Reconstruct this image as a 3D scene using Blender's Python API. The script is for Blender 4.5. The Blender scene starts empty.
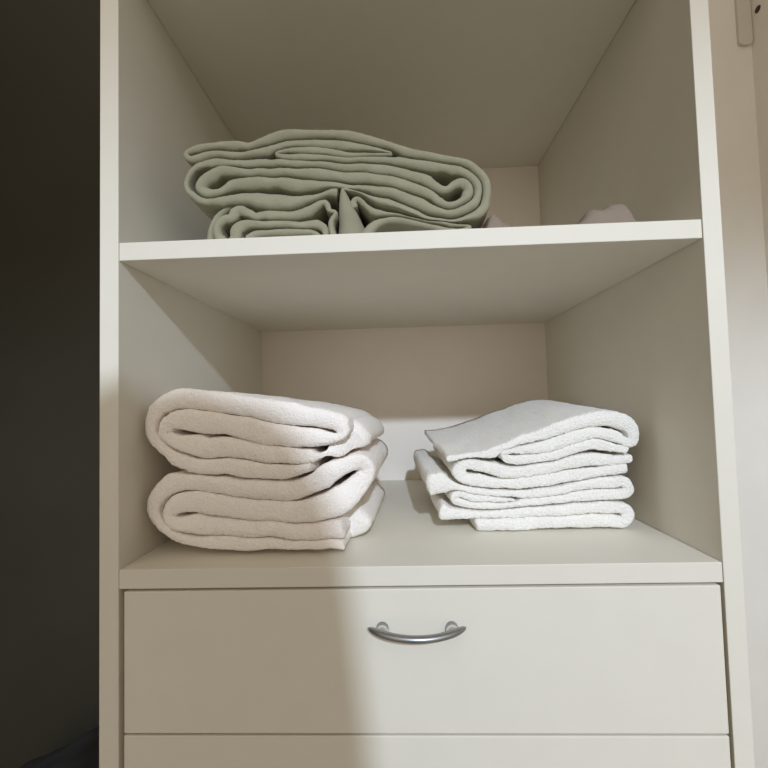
import bpy, bmesh, math, random
from mathutils import Vector, Matrix, noise
from math import sin, cos, pi, sqrt

S = bpy.context.scene
COL = S.collection

# ------------------------------------------------------------------ camera, world, lamp, exposure
CAM_LOC = [0.2712, -0.3954, 1.2771]
CAM_ROT = [[0.999002, -0.034731, 0.028088], [0.035852, 0.998539, -0.040436], [-0.026642, 0.041403, 0.998787]]          # columns: right, forward, up
cam_data = bpy.data.cameras.new('camera')
cam_data.sensor_fit = 'HORIZONTAL'
cam_data.sensor_width = 36.0
cam_data.lens = 418.269 / 768.0 * 36.0
cam_data.clip_start = 0.001
cam = bpy.data.objects.new('camera', cam_data)
COL.objects.link(cam)
_R = CAM_ROT
cam.matrix_world = Matrix((
    (_R[0][0], _R[0][2], -_R[0][1], CAM_LOC[0]),
    (_R[1][0], _R[1][2], -_R[1][1], CAM_LOC[1]),
    (_R[2][0], _R[2][2], -_R[2][1], CAM_LOC[2]),
    (0, 0, 0, 1)))
S.camera = cam

world = bpy.data.worlds.new('room_ambient')
S.world = world
world.use_nodes = True
wt = world.node_tree
bg = wt.nodes['Background']
# the room in front of the wardrobe as dim warm surroundings, with an added frontal glow that brightens the back board
w_tc = wt.nodes.new('ShaderNodeTexCoord')
w_dot = wt.nodes.new('ShaderNodeVectorMath')
w_dot.operation = 'DOT_PRODUCT'
w_dot.inputs[1].default_value = Vector((0.0, -1.0, 0.42)).normalized()
w_ramp = wt.nodes.new('ShaderNodeValToRGB')
w_ramp.color_ramp.interpolation = 'EASE'
wt.links.new(w_tc.outputs['Generated'], w_dot.inputs[0])
wt.links.new(w_dot.outputs['Value'], w_ramp.inputs['Fac'])
wt.links.new(w_ramp.outputs['Color'], bg.inputs['Color'])
w_ramp.color_ramp.elements[0].position = 0.62
w_ramp.color_ramp.elements[0].color = (0.24, 0.21, 0.155, 1)
w_ramp.color_ramp.elements[1].position = 0.95
w_ramp.color_ramp.elements[1].color = (1.0, 0.895, 0.77, 1)
bg.inputs['Strength'].default_value = 1.17

LAMP = Vector((0.57, -2.2, 2.37))
ld = bpy.data.lights.new('ceiling_downlight', 'SPOT')      # recessed downlight: its baffle cuts the beam off towards the horizon
ld.shadow_soft_size = 0.042
ld.spot_size = math.radians(152)
ld.spot_blend = 0.226
ld.energy = 190.0
ld.color = (0.695, 0.825, 1.0)
lo = bpy.data.objects.new('ceiling_downlight', ld)
COL.objects.link(lo)
lo.location = LAMP

S.view_settings.view_transform = 'Standard'
S.view_settings.look = 'None'
S.view_settings.gamma = 1.0
S.view_settings.use_curve_mapping = False
S.view_settings.exposure = 0.0
S.cycles.diffuse_bounces = 10        # white compartments: light keeps bouncing inside
S.cycles.max_bounces = 14

# ------------------------------------------------------------------ helpers
def material(name, color, rough=0.5, bump=None, var=0.0, var_scale=8.0, metallic=0.0, sheen=0.0, spec=0.5):
    m = bpy.data.materials.new(name)
    m.use_nodes = True
    nt = m.node_tree
    b = nt.nodes['Principled BSDF']
    b.inputs['Base Color'].default_value = (*color, 1)
    b.inputs['Roughness'].default_value = rough
    b.inputs['Metallic'].default_value = metallic
    b.inputs['Specular IOR Level'].default_value = spec
    if sheen:
        b.inputs['Sheen Weight'].default_value = sheen
        b.inputs['Sheen Roughness'].default_value = 0.6
    tc = nt.nodes.new('ShaderNodeTexCoord')
    if var:
        n = nt.nodes.new('ShaderNodeTexNoise')
        n.inputs['Scale'].default_value = var_scale
        n.inputs['Detail'].default_value = 4
        nt.links.new(tc.outputs['Object'], n.inputs['Vector'])
        r = nt.nodes.new('ShaderNodeValToRGB')
        r.color_ramp.elements[0].position = 0.3
        r.color_ramp.elements[1].position = 0.7
        r.color_ramp.elements[0].color = (*[c * (1 - var) for c in color], 1)
        r.color_ramp.elements[1].color = (*[min(1, c * (1 + var)) for c in color], 1)
        nt.links.new(n.outputs['Fac'], r.inputs['Fac'])
        nt.links.new(r.outputs['Color'], b.inputs['Base Color'])
    prev = None
    for kind, scale, strength, dist in (bump or []):
        if kind == 'noise':
            t = nt.nodes.new('ShaderNodeTexNoise')
            t.inputs['Detail'].default_value = 3
            out = t.outputs['Fac']
        else:
            t = nt.nodes.new('ShaderNodeTexVoronoi')
            out = t.outputs['Distance']
        t.inputs['Scale'].default_value = scale
        nt.links.new(tc.outputs['Object'], t.inputs['Vector'])
        bp = nt.nodes.new('ShaderNodeBump')
        bp.inputs['Strength'].default_value = strength
        bp.inputs['Distance'].default_value = dist
        nt.links.new(out, bp.inputs['Height'])
        if prev:
            nt.links.new(prev.outputs['Normal'], bp.inputs['Normal'])
        prev = bp
    if prev:
        nt.links.new(prev.outputs['Normal'], b.inputs['Normal'])
    return m

def link(name, bm, mat, parent=None, smooth=False):
    me = bpy.data.meshes.new(name)
    bmesh.ops.recalc_face_normals(bm, faces=bm.faces)
    bm.to_mesh(me)
    bm.free()
    if smooth:
        for f in me.polygons:
            f.use_smooth = True
    me.materials.append(mat)
    o = bpy.data.objects.new(name, me)
    COL.objects.link(o)
    if parent:
        o.parent = parent
    return o

def box(x0, x1, y0, y1, z0, z1, bevel=0.0):
    bm = bmesh.new()
    bmesh.ops.create_cube(bm, size=1)
    for v in bm.verts:
        v.co = Vector((x0 + (v.co.x + .5) * (x1 - x0), y0 + (v.co.y + .5) * (y1 - y0), z0 + (v.co.z + .5) * (z1 - z0)))
    if bevel:
        bmesh.ops.bevel(bm, geom=list(bm.edges), offset=bevel, segments=2, affect='EDGES', profile=0.5)
    return bm

def thing(name, label, cat, loc=(0, 0, 0), group=None):
    o = bpy.data.objects.new(name, None)
    o.empty_display_size = 0.05
    COL.objects.link(o)
    o.location = loc
    return tag(o, label, cat, group)

def tag(o, label, cat, group=None):
    o['label'] = label
    o['category'] = cat
    if group:
        o['group'] = group
    return o

def structure(name, bm, mat):
    o = link(name, bm, mat)
    o['kind'] = 'structure'
    return o

def local(o, parent):
    """keep world placement under an Empty that stands at its thing's base"""
    o.matrix_parent_inverse = Matrix.Translation(-parent.location)
    return o

# ------------------------------------------------------------------ materials
M_LAM = material('white_laminate', (0.74, 0.705, 0.615), 0.55, [('noise', 900, 0.06, 0.0004)], 0.012, 30, spec=0.35)
M_BACK = material('white_back_board', (0.88, 0.81, 0.725), 0.5, [('noise', 500, 0.05, 0.0004)], 0.012, 20)
M_WALL = material('cream_plaster', (0.78, 0.75, 0.69), 0.8, [('noise', 260, 0.12, 0.0006)], 0.02, 12)
M_DARK = material('dark_brown_recess', (0.026, 0.022, 0.010), 0.75, [('noise', 200, 0.1, 0.0005)], 0.12, 5)
M_FLOOR = material('beige_floor_tile', (0.42, 0.36, 0.29), 0.5, None, 0.06, 4)
M_CEIL = material('white_ceiling_paint', (0.80, 0.78, 0.74), 0.8)
M_CHROME = material('satin_chrome', (0.36, 0.365, 0.365), 0.40, None, 0, 1, 1.0)
M_GLINT = material('chrome_glint', (0.80, 0.80, 0.80), 0.34, None, 0, 1, 1.0)  # paler chrome for the boss caps, their bright highlight put into the colour
M_SAGE = material('sage_fleece', (0.312, 0.300, 0.213), 0.95, [('noise', 420, 0.35, 0.0012), ('noise', 1300, 0.25, 0.0006)], 0.06, 60, sheen=0.12, spec=0.15)
M_TERRY = material('white_plush_terry', (0.93, 0.875, 0.825), 0.95, [('voronoi', 520, 0.5, 0.0016), ('noise', 240, 0.4, 0.002)], 0.015, 40, sheen=0.2, spec=0.15)
M_TERRY2 = material('white_cotton_terry', (0.86, 0.838, 0.79), 0.95, [('voronoi', 420, 0.55, 0.0018), ('noise', 200, 0.3, 0.0018)], 0.015, 40, sheen=0.2, spec=0.15)
M_BEIGE = material('dusty_pink_cloth', (0.255, 0.205, 0.165), 0.95, [('noise', 500, 0.4, 0.001)], 0.06, 50, spec=0.2)
M_CHAR = material('charcoal_cloth', (0.035, 0.034, 0.034), 0.95, [('noise', 300, 0.4, 0.001)], 0.1, 30, spec=0.2)
M_PLASTER2 = material('cream_painted_metal', (0.62, 0.575, 0.51), 0.6)
M_HOLE = material('dark_screwhole', (0.03, 0.025, 0.02), 0.5)
M_SKIN = material('skin', (0.55, 0.35, 0.26), 0.55, [('noise', 300, 0.1, 0.0005)], 0.04, 20)
M_HAIR = material('dark_brown_hair', (0.03, 0.018, 0.011), 0.5, [('noise', 150, 0.5, 0.003)])
M_SHIRT = material('navy_jersey', (0.05, 0.07, 0.13), 0.9, [('noise', 400, 0.3, 0.001)])
M_JEANS = material('blue_denim', (0.07, 0.10, 0.17), 0.9, [('noise', 600, 0.3, 0.001)])
M_PHONE = material('black_glass', (0.01, 0.01, 0.011), 0.15)
M_EYE = material('eye_white', (0.8, 0.8, 0.78), 0.2)
M_IRIS = material('brown_iris', (0.06, 0.03, 0.015), 0.2)
M_LIP = material('lips', (0.42, 0.17, 0.15), 0.5)

# ------------------------------------------------------------------ the setting
W, TL, TR, D = 0.56, 0.0188, 0.0173, 0.426
ZS1, TH1 = 1.44, 0.0181                 # upper shelf top, thickness
ZS2, TH2 = 1.12355, 0.0182              # lower shelf
ZC = 1.735                              # underside of the top board
ZGAP = 0.97185                          # gap between the two drawers
structure('floor', box(-0.95, 1.05, -2.7, 0.56, -0.06, 0.0), M_FLOOR)
structure('wall_back', box(-0.95, 1.05, 0.446, 0.56, 0.0, 2.45), M_WALL)
structure('wall_right', box(1.002, 1.05, -0.6, 0.446, 0.0, 2.45), M_WALL)
structure('wall_left', box(-0.95, -0.87, -0.6, 0.446, 0.0, 2.45), M_DARK)
structure('trim_1', box(-0.87, -TL - 0.0005, 0.428, 0.446, 0.0, 2.45), M_DARK)   # sheet across the back of the recess, kept dark by its colour

# ------------------------------------------------------------------ wardrobe
ward = thing('wardrobe', 'tall white laminate wardrobe unit with open shelves above drawers', 'wardrobe', (W / 2, D / 2, 0))
def wpart(name, bm, mat=M_LAM, parent=None):
    o = link(name, bm, mat, ward)
    local(o, ward)
    return o
WT = 2.06
wpart('side_panel', box(-TL, 0, 0, D + .012, 0, WT, 0.0007))
wpart('side_panel', box(W, W + TR, 0, D + .012, 0, WT, 0.0007))
wpart('back_panel', box(0.0002, W - 0.0002, D, D + .012, 0.06, WT - .001), M_BACK)
wpart('shelf', box(0.0003, W - 0.0006, 0.0008, D - .0003, ZS1 - TH1, ZS1, 0.0007))
wpart('shelf', box(0.0003, W - 0.0006, 0.0004, D - .0003, ZS2 - TH2, ZS2, 0.0007))
wpart('shelf', box(0.0003, W - 0.0006, 0.0006, D - .0003, ZC, ZC + .018, 0.0007))
wpart('top_board', box(0.0003, W - 0.0003, 0, D - .0003, WT - .018, WT - .0005, 0.0007))
wpart('plinth', box(0.0003, W - 0.0003, 0.02, 0.038, 0, 0.075, 0.0007))
wpart('bottom_board', box(0.0003, W - 0.0003, 0.0, D - .0003, 0.076, 0.094, 0.0007))

def tube(pts, rad, seg=12, flat=1.0):
    """closed tube through pts with radius per point; flat squashes it along z"""
    bm = bmesh.new()
    rings = []
    for i, c in enumerate(pts):
        a = pts[max(0, i - 1)]; b = pts[min(len(pts) - 1, i + 1)]
        t = (b - a).normalized()
        up = Vector((0, 0, 1)) if abs(t.z) < .9 else Vector((0, 1, 0))
        s = t.cross(up).normalized(); u = s.cross(t).normalized()
        rings.append([bm.verts.new(c + s * cos(k * 2 * pi / seg) * rad[i] + u * sin(k * 2 * pi / seg) * rad[i] * flat) for k in range(seg)])
    for r0, r1 in zip(rings, rings[1:]):
        for k in range(seg):
            bm.faces.new((r0[k], r0[(k + 1) % seg], r1[(k + 1) % seg], r1[k]))
    bm.faces.new(rings[0]); bm.faces.new(rings[-1])
    return bm

def handle_bm(dz=0.0):
    xm, z = 0.2815, 1.0712 + dz
    pts, rad = [], []
    n = 40
    for i in range(n + 1):
        s = -1 + 2 * i / n
        x = xm + s * 0.0438
        y = -0.0105 - 0.0150 * (1 - abs(s) ** 2.0)
        e = min(1, (1 - abs(s)) / 0.34)
        pts.append(Vector((x, y, z + 0.0022 * abs(s) ** 3)))
        rad.append(0.0007 + 0.0030 * sqrt(max(0, 1 - (1 - e) ** 2)))
    bm = tube(pts, rad, 14, 0.85)
    for px in (0.2500, 0.3137):                     # the two round bosses on the drawer front
        base = set(bm.verts)
        prof = [(0.0002, 0.0058), (-0.003, 0.0058), (-0.0055, 0.0056), (-0.0080, 0.0050), (-0.0098, 0.0040), (-0.0110, 0.0026), (-0.0116, 0.0012), (-0.0118, 0.0003)]
        rings = []
        for (y, r) in prof:
            rings.append([bm.verts.new((px + r * cos(k * pi / 10), y, z - 0.0036 + r * sin(k * pi / 10))) for k in range(20)])
        for r0, r1 in zip(rings, rings[1:]):
            for k in range(20):
                bm.faces.new((r0[k], r0[(k + 1) % 20], r1[(k + 1) % 20], r1[k]))
        bm.faces.new(rings[0]); bm.faces.new(rings[-1])
        for f in bm.faces:
            if all(v.co.y < -0.0052 and abs(v.co.x - px) < .0062 and v not in base for v in f.verts):
                f.material_index = 1
    return bm

dr = wpart('drawer', box(0.0052, W - 0.0032, 0.0002, 0.0165, 0.97280, 1.1029, 0.0009))
h = link('handle', handle_bm(), M_CHROME, dr, True); h.data.materials.append(M_GLINT)
h['label'] = 'bowed satin chrome pull handle'
dr2 = wpart('drawer', box(0.0050, W - 0.0032, 0.0002, 0.0165, 0.8408, 0.9708, 0.0009))
h = link('handle', handle_bm(-0.1465), M_CHROME, dr2, True); h.data.materials.append(M_GLINT)
h['label'] = 'bowed satin chrome pull handle'
for k in (2, 3, 4, 5, 6):
    z1 = 0.9708 - 0.1321 * (k - 1)
    wpart('drawer', box(0.0050, W - 0.0032, 0.0002, 0.0165, max(0.096, z1 - 0.13), z1, 0.0009))

# ------------------------------------------------------------------ folded cloth
def catmull(P, step):
    out = []
    n = len(P)
    for i in range(n - 1):
        p0, p1, p2, p3 = P[max(0, i - 1)], P[i], P[i + 1], P[min(n - 1, i + 2)]
        L = math.hypot(p2[0] - p1[0], p2[1] - p1[1])
        k = max(1, int(L / step + .5))
        for j in range(k):
            t = j / k
            out.append([0.5 * (2 * b + (c - a) * t + (2 * a - 5 * b + 4 * c - d) * t * t + (3 * b - a - 3 * c + d) * t ** 3)
                        for a, b, c, d in zip(p0, p1, p2, p3)])
    out.append(list(P[-1]))
    return out

def packed(Q, nr, others, kmax, gap=0.0016):
    """half thickness on each side of the sheet: layers that lie together press against each other"""
    n = len(Q)
    segs = []
    arc = [0.0]
    for i in range(1, n):
        arc.append(arc[-1] + math.hypot(Q[i][0] - Q[i - 1][0], Q[i][1] - Q[i - 1][1]))
    for i in range(n - 1):
        segs.append((Q[i][0], Q[i][1], Q[i + 1][0], Q[i + 1][1], arc[i]))
    for O in others:
        for i in range(len(O) - 1):
            segs.append((O[i][0], O[i][1], O[i + 1][0], O[i + 1][1], None))          # a neighbouring thing
    res = []
    for sgn in (1, -1):
        hs = []
        for i in range(n):
            px, pz, th = Q[i][0], Q[i][1], Q[i][2]
            if th < 0:
                hs.append(-th / 2)
                continue
            best = 9
            for a in (-0.45, 0, 0.45):
                nx, nz = nr[i][0].x * sgn + nr[i][1].x * a, nr[i][0].y * sgn + nr[i][1].y * a
                for (ax, az, bx, bz, s_) in segs:
                    if s_ is not None and abs(s_ - arc[i]) < th * 1.1:
                        continue
                    ex, ez = bx - ax, bz - az
                    den = nx * ez - nz * ex
                    if abs(den) < 1e-9:
                        continue
                    t = ((ax - px) * ez - (az - pz) * ex) / den
                    u = ((ax - px) * nz - (az - pz) * nx) / den
                    if t > 1e-5 and -0.02 <= u <= 1.02:
                        best = min(best, t - (gap if s_ is None else 0))
            h = best / 2 - 0.00012
            hs.append(min(h, th / 2 * kmax) if h < th / 2 * (kmax + .5) else th / 2)
        # smooth along the sheet
        for _ in range(2):
            hs = [min(hs[max(0, i - 1):i + 2]) * .5 + .5 * sum(hs[max(0, i - 2):i + 3]) / len(hs[max(0, i - 2):i + 3]) for i in range(n)]
        res.append(hs)
    return res

def folded(path, y0, y1, seed=0, step=2.4, amp=0.0, fine=0.0, wave=0.0, warp=None, round_k=0.9, ny=16, round_min=0.0, hemwave=0.0, near=(), kmax=1.8):
    """one sheet of cloth folded along path (x, z, thickness, front setback; all mm), run back from y0 to y1"""
    P = [(x / 1000, z / 1000, t / 1000, (yo) / 1000) for x, z, t, yo in path]
    Q = catmull(P, step / 1000)
    n = len(Q)
    cs = [Vector((q[0], q[1])) for q in Q]
    nr = []
    for i in range(n):
        t = (cs[min(n - 1, i + 1)] - cs[max(0, i - 1)])
        t = t.normalized() if t.length > 1e-9 else Vector((1, 0))
        nr.append((Vector((-t.y, t.x)), t))
    HL, HR = packed(Q, nr, [catmull([tuple(c / 1000 for c in q) for q in o], step / 1000) for o in near], kmax)
    so = Vector((seed * 3.1, seed * 1.7, seed * 2.3))
    rings_def = [(a, 'r') for a in (12, 30, 50, 70, 90)]
    bm = bmesh.new()
    rings = []
    def loop(f, depth_fn):
        vs = []
        def put(i, off2d):
            c = cs[i] + off2d
            y = depth_fn(i)
            p = Vector((c.x, y, c.y))
            s = (y - y0) / (y1 - y0)
            low = Vector((p.x * 14, p.y * 9, p.z * 14)) + so
            d = noise.noise_vector(low) * amp
            mid = noise.noise_vector(Vector((p.x * 45, p.y * 30, p.z * 45)) + so) * wave
            fin = noise.noise_vector(p * 420 + so) * fine
            hw = noise.noise(Vector((i * 0.035, seed * 5.1, 0))) * hemwave * max(0, 1 - s * 4)
            p = p + Vector((d.x, d.y * .3 + hw, d.z)) + Vector((mid.x, mid.y * .4, mid.z)) + fin
            if warp:
                p = warp(p, s)
            vs.append(bm.verts.new(p))
        for i in range(n):
            put(i, nr[i][0] * HL[i] * f)
        h1 = min(HL[-1], HR[-1]) * f
        for a in (45, 0, -45):
            put(n - 1, nr[-1][0] * h1 * sin(math.radians(a)) + nr[-1][1] * h1 * .55 * cos(math.radians(a)))
        for i in reversed(range(n)):
            put(i, -nr[i][0] * HR[i] * f)
        h0 = min(HL[0], HR[0]) * f
        for a in (-45, 0, 45):
            put(0, nr[0][0] * h0 * sin(math.radians(a)) - nr[0][1] * h0 * .55 * cos(math.radians(a)))
        rings.append(vs)
    for a, _ in rings_def:
        f = sin(math.radians(a)); g = 1 - cos(math.radians(a))
        loop(f, lambda i, g=g: y0 + Q[i][3] + max(round_min, abs(Q[i][2]) / 2 * round_k) * (1 - cos(math.radians(a))) )
    for k in range(1, ny + 1):
        u = (k / ny) ** 1.25
        loop(1.0, lambda i, u=u: (y0 + Q[i][3] + max(round_min, abs(Q[i][2]) / 2 * round_k)) * (1 - u) + y1 * u)
    m = len(rings[0])
    for r0, r1 in zip(rings, rings[1:]):
        for k in range(m):
            bm.faces.new((r0[k], r0[(k + 1) % m], r1[(k + 1) % m], r1[k]))
    for r in (rings[0], rings[-1]):
        for i in range(n - 1):
            a, b = i, i + 1
            c, d = 2 * n + 3 - 1 - (i + 1), 2 * n + 3 - 1 - i
            bm.faces.new((r[a], r[b], r[c], r[d]))
        bm.faces.new([r[n - 1]] + r[n:n + 3] + [r[n + 3]])
        bm.faces.new([r[2 * n + 2]] + r[2 * n + 3:2 * n + 6] + [r[0]])
    return bm

BLANKET = [(114.4,1453.6,6.2,0),(131.6,1459.9,8.2,0),(161.4,1459.2,9.3,0),(184.7,1456.6,7.2,0),(194.2,1451.4,5.1,0),(199.5,1455.5,5.1,0),(195.5,1465.2,8.8,0),(172.2,1465.2,6.7,0),
    (145.6,1467.3,6.7,0),(124.2,1469.3,6.7,0),(111.4,1469.3,8.8,0),(103.8,1463.7,8.8,0),(102.6,1454.1,8.8,0),(93.9,1449.1,8.8,0),(84.3,1454.8,8.8,0),(83.4,1466.7,8.8,0),
    (89.9,1474.6,8.8,0),(96.9,1475.9,8.8,0),(99.7,1483.3,8.8,0),(106.2,1486.3,8.8,0),(114.7,1481.6,8.8,0),(123.3,1475.8,8.8,0),(135.1,1479.1,8.8,0),(151.1,1476.3,8.2,0),
    (163.8,1474.6,8.7,0),(181,1480.3,8.7,0),(196,1488.8,7.2,0),(201.3,1486.5,5.1,0),(203.2,1479.9,5.1,0),(209.5,1476.4,5.1,0),(205.1,1469.1,5.1,0),(204.9,1458.4,6.2,0),
    (209.9,1445.4,10.3,0),(224,1449.3,-35.5,6),(224.6,1463.6,-32.2,4),(222.1,1477.4,-21.7,1),(219.4,1492.1,-12.3,0),(218.5,1501.8,-7.2,0),(228,1500.3,9.3,0),(242.6,1493.2,11.3,0),
    (259.3,1486,11.3,0),(280,1476.6,11.3,0),(303.7,1467.6,10.3,0),(326.4,1463.4,9.3,0),(348.2,1465.2,9.3,0),(364,1473,8.8,0),(370.2,1487.5,8.8,0),(366.7,1505.7,8.8,0),
    (355.3,1519.6,8.8,0),(336.9,1527.5,8.8,0),(311,1534.6,8.8,0),(279.8,1544.2,8.8,0),(248.4,1554.9,8.8,0),(216.7,1563,8.8,0),(184.8,1565.7,8.8,0),(152.5,1564.1,8.8,0),
    (133,1557.9,8.8,0),(120,1554.2,8.8,0),(103.8,1557.7,8.8,0),(76.7,1557.4,8.8,0),(58.1,1554.5,7.2,0),(49.4,1550.5,6.2,0),(53.7,1544.8,8.2,0),(76.6,1548.1,11.3,0),
    (103.7,1546.8,11.8,0),(128.5,1545.6,11.3,0),(146.9,1549.1,10.8,0),(173.8,1553.7,9.3,0),(200.5,1553,8.2,0),(227,1547.9,7.7,0),(250.2,1542.9,6.2,0),(270.1,1537.9,3.1,0),
    (245.9,1539.9,4.6,0),(221.5,1540,5.7,0),(189.7,1544.5,5.7,0),(165.1,1546,5.1,0),(149,1543.5,4.6,0),(160.7,1539.7,4.6,0),(184.2,1538,4.6,0),(221.4,1534.1,5.7,0),
    (258.4,1532.8,6.2,0),(289.9,1528.6,9.3,0),(321.1,1522.8,9.3,0),(341.7,1517.1,9.3,0),(355.9,1507.3,9.3,0),(360.6,1494.3,9.3,0),(356.1,1481.8,8.7,0),(342.3,1473.9,9.3,0),
    (324.7,1472.5,9.3,0),(304.1,1480.3,9.3,0),(280.4,1492.6,10.3,0),(252.3,1500.3,10.3,0),(215.4,1505.2,11.3,0),(183.6,1508.2,11.8,0),(151.7,1513.5,10.8,0),(121.7,1516.5,11.8,0),
    (102.2,1513.6,10.3,0),(87,1506.1,8.2,0),(71.8,1504.1,10.3,0),(64.3,1509.9,13.4,0),(66.6,1518.5,13.4,0),(75.3,1525.7,12.3,0),(89.4,1530.5,9.3,0),(108.9,1526.9,9.3,0),
    (135.8,1526.2,9.8,0),(173.3,1523.9,9.8,0),(215.7,1517.6,8.7,0),(252.6,1511,8.7,0),(280.8,1504.4,8.7,0),(299.5,1499.8,8.7,0),(310.8,1493.4,8.2,0),(319.8,1483.9,8.2,0),
    (332.2,1480.2,7.7,0),(344.8,1484.4,9.3,0),(351.3,1492.6,10.3,0),(350,1501.2,10.3,0),(343.4,1505.8,9.3,0),(334.5,1503,8.2,0),(326.5,1498.5,7.7,0),(316.3,1502.2,8.2,0),
    (299.9,1513.1,8.7,0),(279.1,1520,8.2,0),(247.6,1524.7,7.7,0),(205.4,1529.4,7.2,0),(162.7,1532.5,6.7,0),(125.2,1534.8,5.7,0),(103.6,1538.1,5.7,0),(76.5,1538.3,5.7,0),
    (58,1532,5.7,0),(50.8,1518.1,5.7,0),(54.5,1503.8,6.2,0),(68.5,1496.1,8.2,0),(92.3,1495.6,11.3,0),(119.2,1495.5,15.4,0),(151.3,1489.7,16.5,0),(181.2,1491.6,16.5,0),
    (202.6,1500.4,12.3,0),(211.1,1501.1,9.3,0)]
BLANKET_EDGE = [(71.8,1452.2,8.3,0),(76.4,1471.7,8.3,0),(86.4,1486.7,8.3,0),(98.5,1493.3,8.3,0),(109.4,1491.2,6.3,0)]
BLANKET_FLAP = [(239.1,1444.3,9.3,0),(245.7,1458,9.3,0),(255.5,1466.7,9.3,0),(267.2,1470,9.3,0),(282.9,1468.2,9.3,0),(303.7,1462,9.3,0),(324.4,1455.2,9.3,0),(342.1,1454,7.3,0),
    (350.6,1457.9,6.2,0),(335.1,1461.2,6.2,0),(309.1,1465,7.3,0),(290.3,1469.5,8.3,0),(275.7,1473.3,8.3,0),(262,1475.5,8.3,0),(249.4,1478.2,7.3,0),(242.2,1485,6.7,0),
    (237,1491.7,6.2,0),(231.8,1494.6,6.2,0),(227.5,1491.1,6.2,0),(228.4,1484.5,6.2,0)]
TOWEL_UL = [(177.9,1212.5,15.3,0),(153.2,1208.9,16.3,0),(132.7,1209.9,14.2,0),(106.8,1212.4,12.2,0),(80.9,1213.5,11.2,0),(56.9,1216,11.2,0),(36.1,1226.7,13.2,0),
    (20.4,1241.4,14.2,0),(13.6,1258.1,15.3,0),(20.5,1275.5,16.3,0),(37.5,1285.4,19.3,0),(63.8,1285.2,19.3,0),(92,1280.3,20.3,0),(123.2,1274.3,21.4,0),(159.4,1267.8,21.4,0),
    (188.1,1261.9,20.3,0),(208.5,1255.8,20.3,0),(216.5,1247.5,17.3,0),(208.2,1239.6,16.3,0),(187.7,1240.6,20.3,0),(159,1243.3,20.3,0),(130.1,1248.1,19.3,0),(102.2,1254.9,18.3,0),
    (73,1261.7,17.3,0),(46.8,1265,15.3,0),(28.9,1259.8,15.3,0),(25.1,1247.5,15.3,0),(39.3,1236.9,17.3,0),(65.4,1231.7,19.3,0),(96.7,1232.5,20.3,0),(129.8,1226.2,18.3,0),
    (160.6,1220.4,15.3,0),(182.8,1222.2,14.3,2),(199.8,1228,-18.6,6),(209.6,1233.9,-20.9,11),(218.1,1240.7,-34.1,20),(222.5,1245.2,-43.5,30)]
TOWEL_LL = [(209.8,1131.4,7.1,0),(189.6,1133.1,7.1,0),(167.2,1132.5,7.1,0),(136.6,1132.9,8.1,0),(100.7,1133.9,9.2,0),(64.6,1138,10.2,0),(38.7,1147.4,12.2,0),(20,1160.8,14.2,0),
    (15.4,1176.1,15.3,0),(23.3,1192.3,16.3,0),(41.1,1200.6,17.3,0),(70.3,1198.5,19.3,0),(101.4,1193.3,22.4,0),(132.3,1189.7,26.4,0),(160.1,1190.1,25.4,0),(180.7,1198.8,23.4,0),
    (197.3,1208.5,19.3,0),(213.2,1213.1,15.4,4),(226.8,1214.2,16.7,12),(233.4,1205.3,18,18),(224.8,1191.3,23.2,16),(209.7,1175.8,24.9,8),(186.2,1168.6,22.4,0),(157.6,1166.1,20.3,0),
    (126.9,1167.6,16.3,0),(96,1173.2,15.3,0),(68.1,1179.2,14.2,0),(47.3,1179.6,13.2,0),(34.7,1173.8,12.2,0),(29.4,1163.7,12.2,0),(37.7,1154.5,14.2,0),(61.6,1152.6,20.3,0),
    (95.8,1150.5,23.4,0),(131.7,1148,22.4,0),(167.4,1144.4,22.4,0),(192.9,1145,23.4,0),(209.1,1145.8,23.4,0)]
TOWEL_LL_UNDER = [(134.4,1124.8,12.3,0),(168,1124.3,14.6,0),(196.1,1131.5,22.4,0),(215.3,1141.1,31.4,0),(221,1147.5,38.1,0)]
TOWEL_A = [(327.2,1208.4,8.2,0),(345.7,1209.1,9.4,0),(368.8,1212.6,10,0),(392,1219.6,10.6,0),(415.2,1227.7,11.1,0),(441.8,1236.8,11.7,0),(472.9,1246.4,15.2,0),
    (501.4,1250.8,16.4,0),(522.7,1248.6,16.4,0),(536.9,1240.2,14.1,0),(539.7,1228.7,11.7,0),(533.7,1220.9,9.4,0),(517.1,1227,12.9,0),(497.1,1233.2,14.1,0),(475.5,1229.1,10,0),
    (451.4,1221.7,10,0),(428.4,1217,9.4,0),(405.6,1217.5,7,0),(389.5,1213.3,7,0),(401.8,1206.2,8.2,0),(425.7,1205.6,8.8,0),(449.7,1209.7,9.4,0),(473.8,1217.7,10,0),
    (495.5,1222.4,9.4,0),(515.6,1218.5,8.2,0),(530,1215.3,8.2,0)]
TOWEL_B = [(535.1,1204.4,9.4,0),(503.6,1202.8,10.6,0),(476.6,1204.5,11.7,0),(449.2,1197.2,11.1,0),(413.8,1192.2,10.6,0),(387.6,1193.3,10.6,0),(370.7,1200.5,11.7,0),
    (353.7,1206.1,11.7,0),(339.8,1203.5,11.7,0),(336,1194.4,11.7,0),(342.6,1184.5,11.7,0),(361.9,1179.5,11.1,0),(396.1,1177.1,11.7,0),(436,1179.8,11.7,0),(475.8,1185.2,11.1,0),
    (504.1,1190.3,10.6,0),(528.9,1192.6,10.6,0)]
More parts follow.
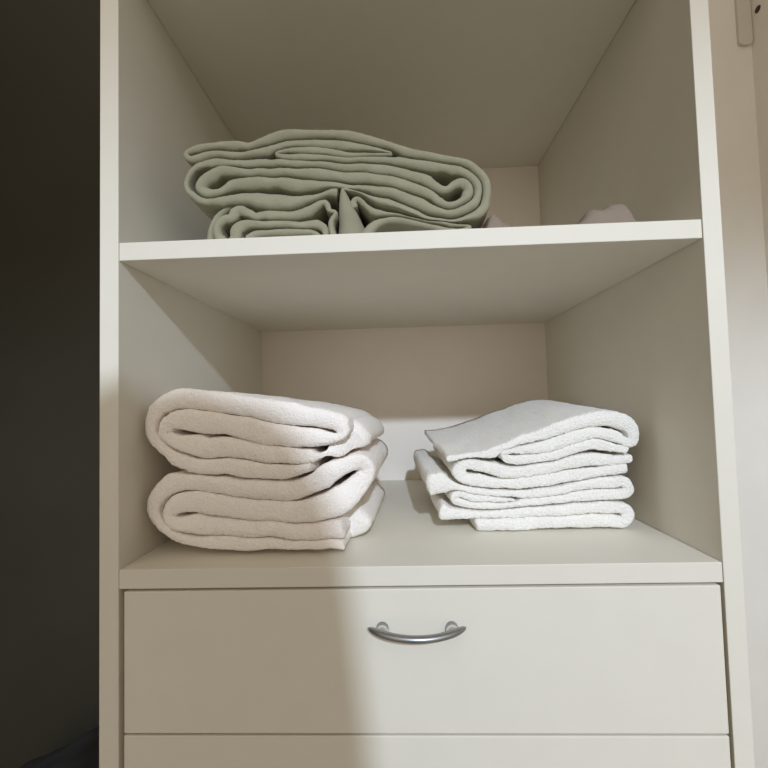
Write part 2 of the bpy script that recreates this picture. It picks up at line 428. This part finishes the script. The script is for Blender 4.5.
TOWEL_C = [(305.6,1182.3,18.8,0),(320.6,1180.9,15.2,0),(338.8,1174.2,10.6,0),(361.5,1169.8,10,0),(395.7,1166.3,9.4,0),(435.5,1167.8,10,0),(475.3,1174.5,11.1,0),
    (505.9,1179.5,11.1,0),(524.9,1178.6,11.1,0),(531.2,1171.1,10.6,0),(524.1,1162.8,10.6,0),(497.2,1161.6,10.6,0),(457.7,1160.1,11.7,0),(418,1156.3,11.7,0),(378.1,1154.1,11.7,0),
    (347.3,1155.8,11.7,0),(332,1161.8,10.6,0),(338.5,1167.4,7,0),(355.6,1163.9,5.3,0),(375,1161.6,3.5,0),(401.1,1159.4,1.8,0)]
TOWEL_D = [(318.3,1146.6,18.8,0),(333.2,1144.7,14.1,0),(354.9,1144.9,10.6,0),(383.5,1144.9,9.4,0),(428.9,1146.4,10.6,0),(474.1,1149.6,11.7,0),(505.7,1151.9,11.1,0),
    (523.4,1149.3,11.7,0),(529.1,1140.8,12.3,0),(522.5,1131.9,11.7,0),(501.4,1133.4,15.2,0),(467.8,1134.5,16.4,0),(428.4,1133.4,16.4,0),(388.7,1133,17.6,0),(358,1135.2,21.1,0)]

# folded sage blanket on the upper shelf
def settle(bm, floor, eps=0.0004):
    """cloth lies on its shelf: nothing dips below the board"""
    for v in bm.verts:
        if v.co.z < floor + eps:
            v.co.z = floor + eps
    return bm
def keep_left(bm, xmin, xmax):
    for v in bm.verts:
        v.co.x = min(max(v.co.x, xmin), xmax)
    return bm

def wb(p, s):
    return p + Vector((0.004 * s, 0, -0.006 * s))
bl = link('folded_blanket', settle(folded(BLANKET, .035, .34, 1, 2.2, 0.0012, 0.0004, 0.0019, wb, 1.0, 14, 0, 0.004, (BLANKET_FLAP,), 1.6), ZS1), M_SAGE, None, True)
tag(bl, 'thick sage green fleece blanket folded in many layers on the upper shelf', 'blanket')
e = link('inner_fold', settle(folded(BLANKET_EDGE, .041, .30, 1, 2.2, 0.0012, 0.0004, 0.0019, wb, 1.0, 10, 0, 0, (BLANKET,)), ZS1), M_SAGE, bl, True)
e = link('loose_fold', settle(folded(BLANKET_FLAP, .038, .30, 1, 2.2, 0.0012, 0.0004, 0.0019, wb, 1.0, 10, 0, 0, (BLANKET,)), ZS1), M_SAGE, bl, True)

# crumpled pinkish cloth behind the blanket, to its right
def crumple(x0, x1, ya, yb, zf, nx=90, ny=34):
    bm = bmesh.new()
    top, bot = [], []
    def H(x, y):
        s = (x - x0) / (x1 - x0)
        a = 0.022 * math.exp(-((x - .374) / .011) ** 2) + 0.004 * math.exp(-((x - .398) / .02) ** 2)
        b = 0.0235 * (1 / (1 + math.exp(-(x - .474) / .0095))) * (1 / (1 + math.exp((x - .515) / .0022))) + 0.005 * (1 / (1 + math.exp(-(x - .462) / .003)))
        base = 0.009
        h = base + a + b
        edge = min(1, (s) / .05, (1 - s) / .02)
        h *= sqrt(max(0, edge))
        t = (y - ya) / (yb - ya)
        h *= max(0, 1 - (2 * t - 1) ** 4) ** .5
        h += 0.008 * noise.noise(Vector((x * 60, y * 45, 3))) * edge * max(0, 1 - (2 * t - 1) ** 2)
        h += 0.0022 * noise.noise(Vector((x * 190 + y * 90, y * 60, 8))) * edge * max(0, 1 - (2 * t - 1) ** 2)
        return max(0.0012, h)
    for i in range(nx + 1):
        x = x0 + (x1 - x0) * i / nx
        top.append([]); bot.append([])
        for j in range(ny + 1):
            y = ya + (yb - ya) * j / ny
            wx = 0.003 * noise.noise(Vector((x * 30, y * 30, 1)))
            top[-1].append(bm.verts.new((x + wx, y + wx, zf + .0006 + H(x, y))))
            bot[-1].append(bm.verts.new((x + wx, y + wx, zf + .0006)))
    for i in range(nx):
        for j in range(ny):
            bm.faces.new((top[i][j], top[i + 1][j], top[i + 1][j + 1], top[i][j + 1]))
            bm.faces.new((bot[i][j], bot[i][j + 1], bot[i + 1][j + 1], bot[i + 1][j]))
    for i in range(nx):
        bm.faces.new((top[i][0], bot[i][0], bot[i + 1][0], top[i + 1][0]))
        bm.faces.new((top[i][ny], top[i + 1][ny], bot[i + 1][ny], bot[i][ny]))
    for j in range(ny):
        bm.faces.new((top[0][j], top[0][j + 1], bot[0][j + 1], bot[0][j]))
        bm.faces.new((top[nx][j], bot[nx][j], bot[nx][j + 1], top[nx][j + 1]))
    return bm
cl = link('crumpled_cloth', crumple(.362, .5225, .028, .085, ZS1), M_BEIGE, None, True)
tag(cl, 'crumpled dusty pink cloth lying low on the upper shelf right of the green blanket', 'cloth')

# two plush white bath towels, left stack
def wl(p, s):
    return p + Vector((0.010 * s, 0, -0.004 * s))
FL = ZS2
lo_t = link('bath_towel', keep_left(settle(folded(TOWEL_LL, .03, .25, 11, 2.4, 0.0012, 0.0009, 0.0018, wl, 0.48, 16, 0, 0.003, (TOWEL_UL,)), FL), .0012, .5), M_TERRY, None, True)
tag(lo_t, 'lower of the two plush white bath towels at the left, lying on the lower shelf', 'towel', 'plush bath towels in the left stack')
u_t = link('under_layer', settle(folded(TOWEL_LL_UNDER, .073, .25, 11, 2.4, 0.0012, 0.0009, 0.0018, wl, 0.48, 10), FL), M_TERRY, lo_t, True)
up_t = link('bath_towel', keep_left(folded(TOWEL_UL, .03, .25, 11, 2.4, 0.0012, 0.0009, 0.0018, wl, 0.48, 16, 0, 0.003, (TOWEL_LL,)), .0012, .5), M_TERRY, None, True)
tag(up_t, 'upper of the two plush white bath towels at the left, resting on the other one', 'towel', 'plush bath towels in the left stack')

# four thinner white hand towels, right stack
def wr(a, b):
    return lambda p, s: p + Vector((a * s, 0, b * s))
def shear_left(a, b, xl, xr):
    """the left end runs back along its own slanted hem, the right fold straight back"""
    def f(p, s):
        k = min(1, max(0, (xr - p.x) / (xr - xl)))
        return p + Vector((a * k * s, 0, b * s))
    return f
HT = [('TOWEL_A', TOWEL_A, shear_left(-.013, .014, .32, .54), 21, 'thin white hand towel on top of the right stack, its flat face showing'),
      ('TOWEL_B', TOWEL_B, shear_left(-.004, .004, .32, .54), 22, 'thin white hand towel second from the top of the right stack, with rounded left fold'),
      ('TOWEL_C', TOWEL_C, shear_left(-.008, .002, .31, .54), 23, 'thin white hand towel third down in the right stack, its left corner sticking out'),
      ('TOWEL_D', TOWEL_D, shear_left(-.004, .0, .32, .54), 24, 'thin white hand towel at the bottom of the right stack, lying on the lower shelf')]
for nm, P, wf, sd, lab in HT:
    o = link('hand_towel', keep_left(settle(folded(P, .095, .315, 21, 2.0, 0.0008, 0.0010, 0.0017, wf, 0.42, 16, 0, 0.004, [q[1] for q in HT if q[0] != nm]), FL), 0, W - .002), M_TERRY2, None, True)
    tag(o, lab, 'towel', 'hand towels in the right stack')

# ------------------------------------------------------------------ beside the wardrobe
br = thing('rail_bracket', 'cream painted bracket with rounded end, high on the wall right of the wardrobe', 'bracket', (0.987, 0.446, 1.972))
def plate():
    bm = bmesh.new()
    pts = []
    w, z0, z1 = 0.0135, 1.9725, 2.09
    for k in range(13):
        a = pi + pi * k / 12
        pts.append((0.987 + w * cos(a), z0 + w * .55 * sin(a) + w * .55))
    pts += [(0.987 + w, z1), (0.987 - w, z1)]
    f = [bm.verts.new((x, 0.4405, z)) for x, z in pts]
    g = [bm.verts.new((x, 0.4458, z)) for x, z in pts]
    bm.faces.new(f); bm.faces.new(list(reversed(g)))
    for i in range(len(pts)):
        j = (i + 1) % len(pts)
        bm.faces.new((f[i], g[i], g[j], f[j]))
    return bm
local(link('plate', plate(), M_PLASTER2, br), br)
bm = tube([Vector((1.0018, 0.427, 2.032)), Vector((1.0008, 0.427, 2.032)), Vector((0.9998, 0.427, 2.032))], [0.0065, 0.0062, 0.004], 16)
tag(link('screwhole', bm, M_HOLE, None, True), 'small dark screw in the side wall beside the cream bracket, top right', 'screwhole')  # dark raised plug standing in for a hole in the wall

# dark cloth lying in the dark recess at the left
def heap(x0, x1, ya, yb, zf, hgt, seed):
    bm = bmesh.new()
    nx, ny = 40, 24
    top, bot = [], []
    for i in range(nx + 1):
        s = i / nx; x = x0 + (x1 - x0) * s
        top.append([]); bot.append([])
        for j in range(ny + 1):
            t = j / ny; y = ya + (yb - ya) * t
            e = (max(0, 1 - (2 * t - 1) ** 6) * min(1, (1 - s) / .04) * min(1, s / .1)) ** .5
            h_ = hgt * (.35 + .65 * s) * e + 0.012 * noise.noise(Vector((x * 16, y * 16, seed))) * e
            top[-1].append(bm.verts.new((x, y, zf + .001 + max(.001, h_))))
            bot[-1].append(bm.verts.new((x, y, zf + .001)))
    for i in range(nx):
        for j in range(ny):
            bm.faces.new((top[i][j], top[i + 1][j], top[i + 1][j + 1], top[i][j + 1]))
            bm.faces.new((bot[i][j], bot[i][j + 1], bot[i + 1][j + 1], bot[i + 1][j]))
    for i in range(nx):
        bm.faces.new((top[i][0], bot[i][0], bot[i + 1][0], top[i + 1][0]))
        bm.faces.new((top[i][ny], top[i + 1][ny], bot[i + 1][ny], bot[i][ny]))
    for j in range(ny):
        bm.faces.new((top[0][j], top[0][j + 1], bot[0][j + 1], bot[0][j]))
        bm.faces.new((top[nx][j], bot[nx][j], bot[nx][j + 1], top[nx][j + 1]))
    return bm
structure('trim_2', box(-0.87, -TL - 0.0005, 0.02, 0.428, 0.50, 0.52), M_DARK)     # low dark ledge in the recess
hp = link('dark_cloth', heap(-.46, -.021, .12, .41, 0.52, .31, 4), M_CHAR, None, True)
tag(hp, 'charcoal cloth heaped in the dark recess left of the wardrobe', 'cloth')

# ------------------------------------------------------------------ the photographer and the phone
def skinned(name, joints, bones, mat, parent=None, sub=2, root=0):
    me = bpy.data.meshes.new(name)
    me.from_pydata([j[:3] for j in joints], bones, [])
    o = bpy.data.objects.new(name, me)
    COL.objects.link(o)
    sk = o.modifiers.new('skin', 'SKIN')
    for i, v in enumerate(me.skin_vertices[0].data):
        r = joints[i][3]
        v.radius = (r, r) if not isinstance(r, tuple) else r
        v.use_root = (i == root)
    sk.use_smooth_shade = True
    ss = o.modifiers.new('smooth', 'SUBSURF')
    ss.levels = sub; ss.render_levels = sub
    me.materials.append(mat)
    if parent:
        o.parent = parent
    return o
PX, PY = 0.205, -0.70
J = [(PX, PY, .86, .100), (PX, PY + .005, 1.00, .095), (PX, PY - .005, 1.14, .115), (PX, PY - .01, 1.27, .095),      # 0-3 pelvis..chest
     (PX, PY, 1.365, .047), (PX, PY + .015, 1.43, .048), (PX, PY + .035, 1.475, .070), (PX, PY + .03, 1.540, .080), (PX, PY + .025, 1.582, .060),  # neck, head
     (PX + .165, PY - .01, 1.295, .050), (PX + .20, PY + .00, 1.08, .040), (PX + .045, PY + .235, 1.135, .027), (PX + .032, PY + .268, 1.155, .022),   # right arm 9-12
     (PX - .165, PY - .01, 1.295, .050), (PX - .20, PY + .00, 1.08, .040), (PX - .035, PY + .235, 1.125, .027), (PX - .020, PY + .268, 1.145, .022),   # left arm 13-16
     (PX + .085, PY, .78, .072), (PX + .09, PY + .01, .46, .058), (PX + .09, PY - .02, .10, .040), (PX + .09, PY + .03, .045, .038), (PX + .10, PY + .13, .032, .030),
     (PX - .085, PY, .78, .072), (PX - .09, PY + .01, .46, .058), (PX - .09, PY - .02, .10, .040), (PX - .09, PY + .03, .045, .038), (PX - .10, PY + .13, .032, .030)]
B = [(0, 1), (1, 2), (2, 3), (3, 4), (4, 5), (5, 6), (6, 7), (7, 8), (3, 9), (9, 10), (10, 11), (11, 12), (3, 13), (13, 14), (14, 15), (15, 16),
     (0, 17), (17, 18), (18, 19), (19, 20), (20, 21), (0, 22), (22, 23), (23, 24), (24, 25), (25, 26)]
def finger(chain):
    base = len(J)
    for q in chain:
        J.append(q)
    for i in range(len(chain) - 1):
        B.append((base + i, base + i + 1))
    return base
for sgn, wrist in ((1, 12), (-1, 16)):
    wx, wy, wz, _ = J[wrist]
    pidx = len(J)
    J.append((wx, wy + .018, wz + .012, .019)); B.append((wrist, pidx))
    cx_ = 0.247
    for k, ln in enumerate((.024, .027, .025, .020)):
        # fingers curl round the phone's back from its own side
        z = wz + .03 - k * .014
        b0 = finger([(wx + sgn * .004, wy + .024, z, .0085), (cx_ + sgn * .040, -.412 + .004, z + .004, .008),
                     (cx_ + sgn * .034, -.3885, z + .006, .0072), (cx_ + sgn * (.034 - ln), -.3868, z + .008, .0062)])
        B.append((pidx, b0))
    b0 = finger([(wx - sgn * .004, wy + .006, wz + .018, .0105), (cx_ + sgn * .026, -.4175, wz + .045, .009), (cx_ + sgn * .012, -.4165, wz + .066, .0075)])
    B.append((pidx, b0))
person = skinned('person', J, B, M_SKIN, None, 2, 0)
tag(person, 'person in a navy top and jeans standing before the wardrobe, holding up a phone', 'person')
# clothes
skinned('shirt', [(PX, PY, 1.00, .122), (PX, PY, .93, .128), (PX, PY, .89, .110), (PX, PY - .005, 1.14, .128), (PX, PY - .01, 1.265, .108), (PX, PY, 1.335, .060),
                  (PX + .165, PY - .01, 1.295, .062), (PX + .186, PY - .004, 1.17, .058), (PX - .165, PY - .01, 1.295, .062), (PX - .186, PY - .004, 1.17, .058)],
        [(0, 1), (1, 2), (0, 3), (3, 4), (4, 5), (4, 6), (6, 7), (4, 8), (8, 9)], M_SHIRT, person)
skinned('trousers', [(PX, PY, .85, .135), (PX, PY, .96, .112),
                     (PX + .085, PY, .74, .115), (PX + .09, PY + .01, .46, .072), (PX + .09, PY - .02, .10, .062), (PX + .09, PY - .02, .07, .062),
                     (PX - .085, PY, .74, .115), (PX - .09, PY + .01, .46, .072), (PX - .09, PY - .02, .10, .062), (PX - .09, PY - .02, .07, .062)],
        [(0, 1), (0, 2), (2, 3), (3, 4), (4, 5), (0, 6), (6, 7), (7, 8), (8, 9)], M_JEANS, person)
def ellipsoid(c, r, cut=None, seg=28, rings=18, wob=0.0):
    bm = bmesh.new()
    bmesh.ops.create_uvsphere(bm, u_segments=seg, v_segments=rings, radius=1)
    for v in bm.verts:
        q = v.co.copy()
        k = 1 + wob * noise.noise(q * 3)
        v.co = Vector((c[0] + q.x * r[0] * k, c[1] + q.y * r[1] * k, c[2] + q.z * r[2] * k))
        if cut:
            cut(v, q)
    return bm
def hair_shape(v, q):
    # open face at the front, long sides falling to the shoulders
    if q.z < 0:
        v.co.z = 1.513 + q.z * 0.165
        w_ = 1.0 + 0.16 * -q.z
        v.co.x = PX + q.x * 0.121 * w_ / max(.25, sqrt(max(1e-4, 1 - q.z * q.z))) * (1 if q.z > -.97 else .6)
    if q.y > 0.25 and q.z < 0.55:
        v.co.y = PY + .025 + (v.co.y - PY - .025) * 0.25
link('hair', ellipsoid((PX, PY + .01, 1.507), (.121, .112, .128), hair_shape, 36, 24, 0.04), M_HAIR, person, True)
for s in (-1, 1):
    ey = link('eye', ellipsoid((PX + s * .030, PY + .096, 1.515), (.012, .010, .008), None, 16, 10), M_EYE, person, True)
    link('iris', ellipsoid((PX + s * .030, PY + .1045, 1.514), (.0055, .003, .0055), None, 14, 8), M_IRIS, ey, True)
    link('ear', ellipsoid((PX + s * .080, PY + .03, 1.505), (.008, .016, .030), None, 14, 10), M_SKIN, person, True)
link('nose', ellipsoid((PX, PY + .110, 1.487), (.011, .016, .022), None, 16, 12), M_SKIN, person, True)
link('mouth', ellipsoid((PX, PY + .098, 1.452), (.022, .007, .006), None, 16, 10), M_LIP, person, True)

ph = thing('phone', 'black phone held upright in both hands of the person', 'phone', (.247, -.402, 1.145))
local(link('body', box(.211, .283, -.4075, -.3985, 1.146, 1.292, 0.0035), M_PHONE, ph), ph)
